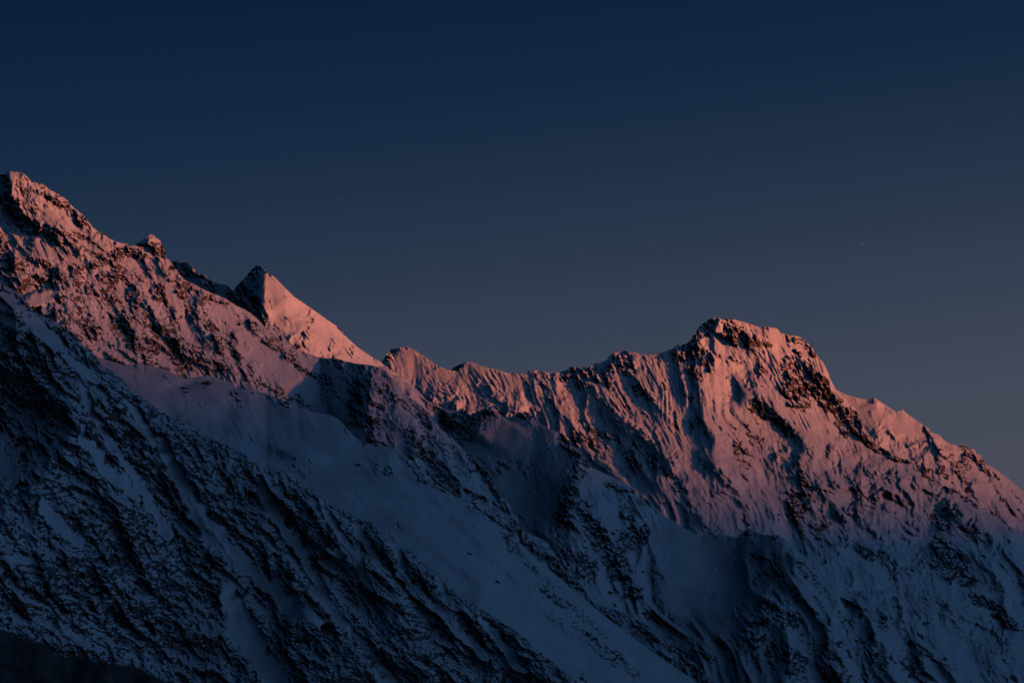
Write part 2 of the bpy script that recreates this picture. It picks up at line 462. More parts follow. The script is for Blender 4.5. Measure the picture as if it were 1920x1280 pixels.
# main massif
massif_crest = [(690, 700), (712, 686), (717, 676), (725, 665), (733, 655), (737, 652), (742, 654), (750, 651), (762, 650), (768, 652), (775, 655), (800, 671), (820, 686),
    (842, 694), (856, 695), (867, 688), (872, 679), (882, 678), (890, 680), (900, 685), (915, 690), (932, 692), (950, 699), (975, 700), (987, 699), (992, 695),
    (1001, 694), (1003, 691), (1006, 695), (1020, 696), (1035, 701), (1060, 695), (1070, 688), (1095, 687), (1102, 690), (1117, 681), (1132, 678), (1137, 676), (1140, 670),
    (1147, 664), (1160, 659), (1170, 656), (1185, 659), (1200, 664), (1220, 665), (1240, 661), (1262, 653), (1270, 647), (1278, 648), (1290, 643), (1296, 637),
    (1300, 629), (1305, 622), (1312, 612), (1317, 606), (1323, 604), (1330, 598), (1337, 596), (1348, 597), (1357, 600), (1360, 598), (1366, 600), (1375, 599), (1395, 604), (1415, 610),
    (1427, 615), (1432, 613), (1442, 613), (1457, 616), (1463, 624), (1480, 628), (1490, 629), (1497, 631), (1510, 640), (1522, 652), (1532, 667), (1539, 675), (1545, 682), (1551, 695),
    (1557, 712), (1567, 730), (1577, 740), (1590, 752), (1602, 762), (1612, 780), (1615, 797), (1630, 815), (1650, 837), (1675, 852), (1695, 862), (1705, 861),
    (1717, 866), (1728, 874), (1740, 892), (1765, 910), (1787, 915), (1805, 927), (1827, 942), (1860, 965), (1890, 985), (1930, 1004), (1990, 1040), (2060, 1092), (2240, 1210)]
massif = dict(
    label='broad glaciated massif with fluted snow walls and a dark rocky summit', cat='mountain',
    crest=massif_crest,
    bottom=[(690, 760), (760, 790), (850, 830), (960, 830), (1050, 880), (1100, 960), (1250, 1040), (1450, 1090), (1600, 1180), (1720, 1260), (1800, 1320), (1990, 1335), (2240, 1380)],
    depth=[(690, 9600), (1340, 9000), (1990, 9000)], g=1.35, fall=const(30), fan=(800, -152, 1000), seed=1,
    trend=[(690, 330), (1000, 150), (1330, -20), (1500, -30), (1650, -20), (1990, 60)],
    calm=200, rscale=1.0, ribs=[(120, 27, 3.2), (58, 19, 3.2), (28, 8, 3.5), (13, 2.2, 5)], rock_base=.10, round=(4, 10), drift=.9, strata=66,
    stretch=2.2, jag=[(717, 740, 1.2), (984, 1010, 1.0), (1030, 1185, .8), (1262, 1300, 1.4), (1298, 1400, 1.3), (1425, 1470, .7), (1478, 1625, 1.1), (1630, 1830, 1.0)],
    rock=[(729, 668, 10, 9, -50, .95, OC), (735, 660, 9, 5, -30, .7),
          (1002, 703, 9, 5, 10, .6), (1016, 722, 8, 7, 40, .55), (1028, 750, 9, 9, 40, .6, OC), (1032, 708, 10, 8, 30, .55),
          (1058, 708, 10, 10, 60, .6), (1085, 700, 30, 13, 8, .68, (OC, 'thin band of rock just under the crest')), (1120, 704, 28, 15, 40, .55), (1140, 715, 12, 10, 50, .6), (1100, 722, 9, 7, 40, .5),
          (1165, 682, 22, 22, 30, .85, (OC, 'rocky knob with a snow cap on the crest')), (1182, 690, 9, 16, 10, .7), (1150, 685, 14, 12, 30, .7),
          (1205, 735, 26, 14, 30, .62, (OC, 'isolated rock patch in the middle of the snow wall')), (1220, 748, 12, 7, 20, .7), (1060, 740, 8, 14, 30, .45),
          (1110, 805, 48, 7, 28, .62), (1150, 822, 30, 8, 30, .6), (1190, 855, 26, 26, 30, .62, OC), (1225, 865, 20, 16, 40, .6), (1085, 815, 18, 22, 30, .5), (1120, 840, 30, 24, 30, .42),
          (1275, 668, 16, 20, 25, .85, OC), (1300, 655, 22, 18, 40, .95, (OC, 'dark rocky step below the summit')), (1322, 680, 22, 8, 50, .95), (1332, 665, 16, 6, 55, .8), (1292, 690, 26, 8, 55, .85), (1310, 700, 16, 6, 60, .7),
          (1325, 612, 28, 14, -52, 1.0, (OC, 'shaded blue-black summit crag')), (1310, 625, 14, 8, -50, 1.0),
          (1375, 615, 32, 14, 35, .82, (OC, 'rough red-brown rock below the summit crest')), (1370, 635, 26, 9, 48, .8), (1395, 628, 24, 12, 40, .8), (1415, 635, 18, 11, 45, .72, OC), (1400, 645, 9, 9, 40, .7),
          (1438, 616, 10, 4, 10, .5), (1375, 672, 10, 3, 55, .7), (1385, 678, 6, 3, 60, .6),
          (1430, 690, 14, 5, 60, .7), (1420, 700, 12, 8, 40, .5),
          (1492, 638, 22, 7, 22, .8, OC), (1520, 658, 18, 7, 48, .95, (OC, 'dark rock edge of the upper buttress')), (1497, 662, 12, 6, 30, .6),
          (1480, 690, 24, 16, 60, .8, (OC, 'gullied red-brown rock wall')), (1500, 720, 42, 20, 66, .75, OC), (1480, 740, 34, 12, 62, .85, OC), (1525, 700, 36, 12, 60, .6), (1545, 720, 34, 11, 62, .85, OC), (1505, 752, 16, 10, 60, .7), (1540, 745, 40, 12, 50, .75),
          (1565, 745, 26, 9, 42, .95, OC), (1590, 785, 34, 15, 62, .92, (OC, 'dark lower rock buttress')), (1608, 790, 22, 8, 70, .95), (1578, 800, 26, 9, 55, .9), (1625, 825, 24, 10, 48, .95, OC), (1655, 845, 26, 7, 30, .95, OC), (1690, 862, 26, 6, 20, .9),
          (1425, 765, 24, 13, 48, .88, (OC, 'dark rock island in the snow slope')), (1445, 780, 22, 10, 48, .9, OC), (1462, 795, 24, 10, 40, 1.0, (OC, 'darkest rock island in the snow slope')), (1472, 808, 12, 8, 40, 1.0),
          (1745, 890, 30, 12, 46, .95, OC), (1775, 905, 24, 14, 55, .8), (1795, 915, 40, 7, 50, .95, OC), (1825, 940, 14, 5, 55, 1.0), (1720, 875, 16, 8, 40, .8),
          (1505, 900, 9, 34, -12, .9, (OC, 'narrow dark rib of rock on the glacier edge')), (1515, 920, 8, 24, -14, .95), (1492, 950, 20, 34, 0, .8, OC), (1535, 985, 18, 26, -15, .7, OC), (1500, 980, 12, 26, 0, .6), (1575, 1010, 20, 20, 40, .5),
          (1390, 850, 30, 18, 30, .5), (1395, 870, 12, 10, 30, .6), (1265, 905, 40, 10, 40, .4), (1350, 900, 24, 40, 10, .35), (1420, 830, 20, 20, 20, .3),
          (1765, 975, 22, 16, 40, .9, (OC, 'rocky top of the lower buttress')), (1762, 1040, 22, 38, 5, .92, (OC, 'steep dark flank of the lower buttress')), (1790, 1060, 26, 26, 40, .85), (1815, 1000, 26, 6, 48, .85), (1840, 1035, 24, 4, 58, .8), (1810, 1085, 30, 14, 40, .7),
          (1855, 1010, 14, 8, 50, .6), (1850, 1130, 44, 12, 25, .7, OC), (1880, 1160, 34, 12, 35, .75), (1655, 1040, 14, 11, 40, .85, (OC, 'small round rock on the icefall')), (1670, 1060, 26, 10, 45, .6), (1620, 1030, 30, 14, 40, .55), (1640, 1000, 18, 8, 30, .4)],
    smooth=[(770, 670, 32, 12, 33, .9), (845, 708, 50, 14, 15, .8), (905, 700, 30, 16, 30, .7), (960, 715, 40, 14, 10, .8), (770, 690, 40, 20, 35, .8), (1335, 650, 14, 26, -30, .9), (1500, 790, 60, 22, 40, .7), (1560, 840, 90, 24, 33, .75), (1650, 895, 70, 14, 25, .6),
            (1400, 730, 10, 44, -35, .6), (1350, 720, 20, 34, -20, .8), (1700, 1000, 60, 12, 25, .5), (1780, 1130, 120, 16, 28, .6), (1800, 970, 60, 8, 40, .3)],
    planar=[(870, 715, 140, 60, 8, .95), (1010, 750, 60, 80, 0, .6), (1120, 740, 100, 80, 10, .65), (1240, 740, 70, 90, 0, .75), (1290, 800, 60, 80, 0, .5), (1430, 660, 90, 50, 30, .6), (1520, 780, 90, 40, 40, .5), (770, 690, 70, 50, 20, .8)],
    flutes=[(930, 712, 40, 20, 15, 5, 1.5, 26), (1015, 730, 40, 30, 0, 6, .9, 18), (1100, 740, 50, 34, 0, 7, 1.5, 15), (1150, 745, 46, 44, 0, 6.5, 1.8, 28),
            (1230, 710, 40, 40, 0, 5.5, 1.2, 20), (1265, 760, 40, 50, 0, 7, 1.5, 8), (1335, 660, 20, 30, -30, 6, .8, 30), (1430, 655, 26, 40, -20, 4.5, 1.3, 20), (1390, 660, 24, 30, 0, 4.6, 1.2, 32),
            (1250, 830, 40, 60, -20, 8, 1.6, 28), (1300, 770, 20, 70, 0, 8, 1.6, 6), (1510, 780, 30, 30, 0, 6, 1.3, 28), (1450, 700, 30, 50, -30, 7, 1.2, 30), (1500, 690, 60, 60, 0, 8, 1.8, 18), (1570, 770, 40, 30, 0, 7, 1.4, 25),
            (1370, 800, 20, 60, -30, 6, 1.2, 32), (880, 720, 30, 34, 0, 7, .9, 30)],
    ice=[(850, 745, 38, 20, 20, 16, 8, 25), (910, 725, 26, 5, 10, 12, 5, 10), (935, 760, 34, 22, 20, 22, 10, 20), (985, 770, 26, 18, 0, 20, 9, 10),
         (1410, 715, 17, 17, 30, 8, 5, 20), (1180, 800, 46, 14, 30, 14, 6, 20), (1250, 850, 50, 22, 40, 16, 6, 25),
         (1330, 870, 40, 30, 30, 15, 5, 15), (1480, 800, 40, 5, 40, 9, 2.5, 30), (1590, 870, 60, 26, 28, 22, 13, 25), (1650, 915, 80, 36, 25, 26, 16, 25), (1570, 930, 60, 40, 30, 24, 15, 25), (1480, 860, 50, 26, 35, 18, 9, 25),
         (1720, 925, 80, 30, 25, 20, 16, 25), (1660, 975, 80, 40, 30, 20, 15, 25), (1570, 840, 60, 5, 30, 10, 3, 30), (1850, 1000, 90, 24, 38, 13, 13, 30), (1700, 1070, 60, 50, 40, 20, 13, 30),
         (1820, 1170, 110, 28, 32, 15, 11, 30), (1750, 1120, 60, 10, 30, 16, 7, 30), (1870, 1080, 70, 30, 40, 20, 10, 30)],
    ridges=[([(1343, 618), (1338, 640), (1348, 700), (1362, 745), (1400, 800), (1440, 850)], 10, 34, 30),
            ([(1351, 594), (1343, 612), (1338, 634)], 30, 18, 60), ([(1297, 640), (1310, 690), (1322, 730), (1330, 780)], 14, 16, 20),
            ([(1262, 660), (1275, 700), (1300, 760), (1345, 830)], 12, 14, 22),
            ([(1168, 660), (1185, 700), (1215, 740), (1260, 790)], 16, 18, 28),
            ([(1090, 695), (1120, 740), (1170, 790), (1240, 850), (1300, 930)], 14, 18, 26),
            ([(1006, 698), (1022, 735), (1050, 770), (1100, 830)], 11, 14, 22),
            ([(1102, 735), (1096, 770), (1105, 800)], 10, 10, 7), ([(1130, 755), (1135, 790), (1150, 815)], 9, 8, 6),
            ([(880, 682), (905, 710), (940, 750), (970, 785)], 10, 16, 28),
            ([(975, 728), (982, 755), (985, 775)], 7, 8, 9),
            ([(1415, 612), (1440, 650), (1490, 730), (1520, 790)], 10, 16, 22),
            ([(1533, 668), (1560, 740), (1600, 800), (1650, 842)], 12, 24, 10),
            ([(1405, 695), (1430, 745), (1470, 790), (1530, 850)], 13, 14, 34),
            ([(1355, 752), (1368, 780), (1380, 810)], 12, 14, 10),
            ([(1505, 890), (1518, 940), (1545, 1000), (1600, 1070)], 30, 30, 20),
            ([(1768, 960), (1800, 1000), (1850, 1060), (1900, 1110)], 34, 26, 40),
            ([(1250, 905), (1300, 960), (1340, 1000)], 12, 16, 22), ([(1330, 860), (1370, 920), (1420, 980)], 14, 20, 22)],
    bumps=[(1325, 612, 20, 12, -50, -14), (1365, 735, 24, 40, -20, -18), (1300, 800, 22, 50, -10, -10), (1140, 790, 40, 26, 30, -12), (1425, 880, 40, 60, -20, -14), (1690, 950, 60, 40, 30, -12), (1730, 1030, 50, 50, 30, -20),
           (1610, 905, 10, 12, 30, 9), (1615, 865, 14, 12, -20, -9), (1630, 940, 14, 10, 30, -12), (1540, 860, 8, 14, -20, -8)])

# pyramid peak with the jagged ridge on its left
pyramid = dict(
    label='sharp pyramid-shaped snow peak, one flank glowing pink and the other rocky and dark', cat='mountain',
    crest=[(300, 500), (322, 491), (332, 489), (338, 494), (345, 493), (350, 490), (357, 497), (370, 512), (382, 514), (388, 520), (395, 527), (412, 532), (425, 535), (431, 540),
           (435, 544), (438, 544), (445, 536), (450, 531), (459, 522), (467, 512), (472, 506), (477, 500), (480, 499), (485, 497), (490, 499), (500, 511), (515, 520), (530, 535), (550, 555), (575, 572), (595, 586), (615, 600),
           (630, 610), (642, 622), (650, 632), (670, 650), (687, 662), (700, 670), (712, 677), (720, 684), (730, 692), (745, 702), (762, 712), (790, 740)],
    bottom=[(300, 570), (450, 640), (600, 720), (700, 760), (790, 800)],
    depth=[(300, 7700), (485, 7500), (790, 7400)], g=1.45, trend=[(300, -120), (437, 10), (497, 85), (535, 88), (590, 55), (700, -75), (790, -100)], fall=const(34), seed=5,
    ribs=[(80, 7, 3), (36, 3, 3.5)], rock_base=.1, round=(3, 8), jag=[(320, 500, 1.3), (500, 520, .9)], drift=.8,
    rock=[(345, 505, 30, 12, 20, .8, OC), (390, 530, 34, 9, 35, .85, OC), (450, 545, 26, 22, -45, .85, (OC, 'dark rocky left flank of the pyramid')), (478, 512, 20, 12, -50, .8, OC), (480, 575, 14, 22, -10, .9, OC), (455, 570, 22, 16, 20, .8),
          (492, 600, 10, 16, 0, .6), (640, 620, 14, 2.5, 50, .8), (658, 652, 6, 8, 30, .6), (560, 648, 8, 5, 40, .8), (505, 514, 10, 2, 40, .7)],
    smooth=[(530, 565, 60, 26, 48, .95), (590, 620, 60, 20, 40, .5), (690, 680, 26, 10, 35, .8)],
    ridges=[([(500, 514), (494, 535), (483, 552), (494, 580), (512, 610)], 20, 16, 60), ([(560, 600), (590, 650), (610, 680)], 7, 20, 8)],
    ice=[(575, 590, 24, 8, -15, 12, 9, 20), (578, 628, 18, 9, 5, 10, 9, 10), (640, 652, 32, 24, 30, 11, 10, 20), (560, 640, 36, 13, 30, 16, 10, 30), (645, 680, 34, 12, 20, 9, 8, 20), (548, 608, 22, 10, 30, 14, 9, 20)],
    bumps=[(512, 580, 12, 34, -14, -5), (575, 590, 10, 5, -20, -6)])

# rounded middle mountain with the dark dome
dome = dict(
    label='shaded middle mountain with a smooth snow dome, dark crest rocks and two snow bowls', cat='mountain',
    crest=[(700, 690), (725, 686), (737, 702), (750, 704), (757, 712), (782, 730), (800, 750), (812, 757), (825, 762), (840, 770), (857, 771), (864, 766), (870, 769), (880, 778), (888, 775), (895, 771), (908, 767), (916, 762), (925, 761), (932, 763), (940, 772), (947, 780),
           (955, 784), (962, 783), (970, 775), (977, 773), (982, 772), (990, 774), (997, 780), (1012, 795), (1035, 807), (1050, 810), (1062, 820), (1075, 837), (1090, 848), (1099, 860), (1104, 872), (1112, 878), (1134, 887), (1173, 905),
           (1185, 915), (1193, 926), (1200, 934), (1212, 935), (1228, 951), (1259, 975), (1298, 999), (1314, 1004), (1335, 1004), (1353, 1001), (1365, 1004), (1382, 1008), (1390, 1000), (1396, 994), (1408, 990), (1416, 997), (1425, 1001), (1440, 1004), (1459, 1003), (1470, 1008), (1478, 1014), (1486, 1019),
           (1504, 1039), (1530, 1051), (1554, 1066), (1578, 1090), (1605, 1106), (1630, 1112), (1645, 1106), (1668, 1104), (1679, 1110), (1688, 1131), (1706, 1155), (1717, 1188), (1747, 1214), (1786, 1241), (1815, 1271), (1850, 1300)],
    bottom=[(700, 740), (800, 860), (900, 960), (960, 1030), (1050, 1130), (1160, 1220), (1300, 1300), (1400, 1330), (1850, 1345)],
    depth=[(700, 6500), (1000, 6300), (1400, 5900), (1850, 5700)], g=1.55, trend=[(700, 90), (860, 0), (1085, 120), (1220, 40), (1380, 30), (1470, 70), (1620, 60), (1850, 60)],
    fall=const(24), seed=23, ribs=[(90, 26, 3), (44, 16, 3), (22, 7, 4)], rock_base=.16, round=(10, 16), drift=.8, mat=MATD,
    jag=[(860, 1010, 1.6), (1050, 1110, 1.0), (1180, 1235, 1.2), (1380, 1465, 1.0), (1590, 1700, .5)],
    rock=[(870, 792, 26, 24, -50, .9, (OC, 'dark rock wall left of the snow dome')), (845, 805, 26, 16, 50, .95, OC), (925, 772, 24, 12, 10, .92, (OC, 'taller crag on top of the snow dome')), (900, 785, 18, 9, -30, .8), (980, 778, 22, 7, 8, .92, (OC, 'lower crag on top of the snow dome')), (877, 820, 9, 9, -30, .8),
          (1060, 828, 18, 14, 50, .95, (OC, 'dark rock shoulder right of the snow dome')), (1080, 848, 24, 14, 45, .95, OC), (1098, 866, 16, 8, 55, .9),
          (960, 872, 34, 10, 5, .7, OC), (985, 870, 16, 14, 10, .6), (925, 885, 22, 6, 10, .6), (1030, 950, 20, 6, 0, .4),
          (1078, 890, 14, 14, 0, .95, (OC, 'rocky summit of the central buttress')), (1093, 885, 8, 10, 0, .9), (1150, 915, 20, 12, 40, .75, OC), (1182, 917, 10, 8, 20, .9), (1135, 930, 12, 10, 30, .6),
          (1065, 930, 18, 26, 20, .75, OC), (1052, 985, 24, 34, 15, .78, OC), (1100, 970, 18, 50, -12, .55), (1175, 960, 26, 16, 45, .65, OC), (1210, 1000, 12, 26, 0, .85, (OC, 'dark lower right edge of the central buttress')), (1180, 1010, 26, 30, -10, .6), (1130, 1020, 18, 44, -20, .8, OC), (1160, 1070, 26, 36, -25, .85, OC), (1185, 1110, 22, 14, 20, .9), (1100, 1060, 26, 30, 0, .55), (1060, 1050, 16, 30, 0, .6),
          (1200, 940, 12, 5, 40, .8), (1215, 942, 12, 4, 40, .9), (1260, 985, 30, 3, 38, .5), (1405, 1002, 14, 5, 0, .95, OC), (1455, 1005, 8, 4, 0, .9),
          (1425, 1085, 26, 14, 0, .6, OC), (1455, 1065, 24, 9, 50, .85, OC), (1485, 1040, 14, 5, 50, .6), (1470, 1120, 30, 20, 30, .6), (1440, 1140, 30, 30, 0, .62, (OC, 'broken rocks above the lower bowl')), (1415, 1190, 26, 30, 0, .65), (1475, 1160, 30, 26, 30, .55),
          (1500, 1060, 26, 8, 60, .7, OC), (1540, 1150, 44, 14, 60, .6, OC), (1590, 1130, 24, 10, 40, .6), (1600, 1190, 50, 12, 60, .55), (1650, 1160, 24, 14, 60, .7, OC), (1680, 1130, 16, 14, 40, .6), (1640, 1230, 50, 16, 60, .6), (1740, 1225, 40, 6, 38, .8, OC), (1560, 1240, 60, 20, 40, .5), (1480, 1240, 60, 30, 30, .5), (1390, 1140, 14, 20, 0, .5),
          (1230, 1160, 30, 9, 30, .4), (1320, 1220, 34, 12, 30, .5), (1500, 1000, 30, 10, 40, .3), (1390, 1210, 20, 16, 0, .4), (1720, 1260, 50, 20, 40, .5)],
    planar=[(965, 890, 130, 110, 15, .85), (1300, 1070, 110, 90, 20, .8)],
    smooth=[(965, 828, 100, 44, 8, .97), (1000, 880, 60, 26, 20, .5), (980, 925, 60, 40, 30, .95), (985, 990, 26, 26, 30, .7), (800, 735, 50, 16, 40, .8), (1140, 895, 40, 8, 25, .8), (1260, 1010, 70, 50, 40, .97), (1310, 1060, 85, 60, 20, .97), (1280, 1120, 50, 60, -20, .8),
            (1360, 1028, 80, 22, 0, .9), (1510, 1110, 70, 8, 50, .9), (1340, 1160, 60, 30, 30, .8), (1600, 1125, 40, 8, 30, .6)],
    ridges=[([(1084, 875), (1076, 920), (1062, 975), (1072, 1030), (1100, 1090)], 20, 34, 40), ([(1150, 893), (1175, 935), (1205, 990), (1232, 1050), (1262, 1120)], 14, 26, 34), ([(1095, 890), (1125, 960), (1150, 1030), (1180, 1110)], 10, 14, 14),
            ([(1453, 1045), (1480, 1080), (1520, 1140), (1560, 1200), (1600, 1290)], 30, 46, 26), ([(1455, 1075), (1440, 1110), (1425, 1150), (1415, 1200), (1430, 1270)], 12, 30, 20), ([(1600, 1108), (1620, 1150), (1670, 1230), (1700, 1300)], 14, 16, 20), ([(1680, 1112), (1700, 1180), (1750, 1260)], 16, 18, 18),
            ([(928, 762), (908, 790), (885, 830)], 20, 36, 40)],
    bumps=[(985, 930, 70, 64, 40, -38), (1370, 1075, 85, 60, 10, -64), (905, 815, 18, 14, -30, 5), (1290, 1150, 40, 60, 0, -10), (830, 790, 40, 24, 50, -10)])

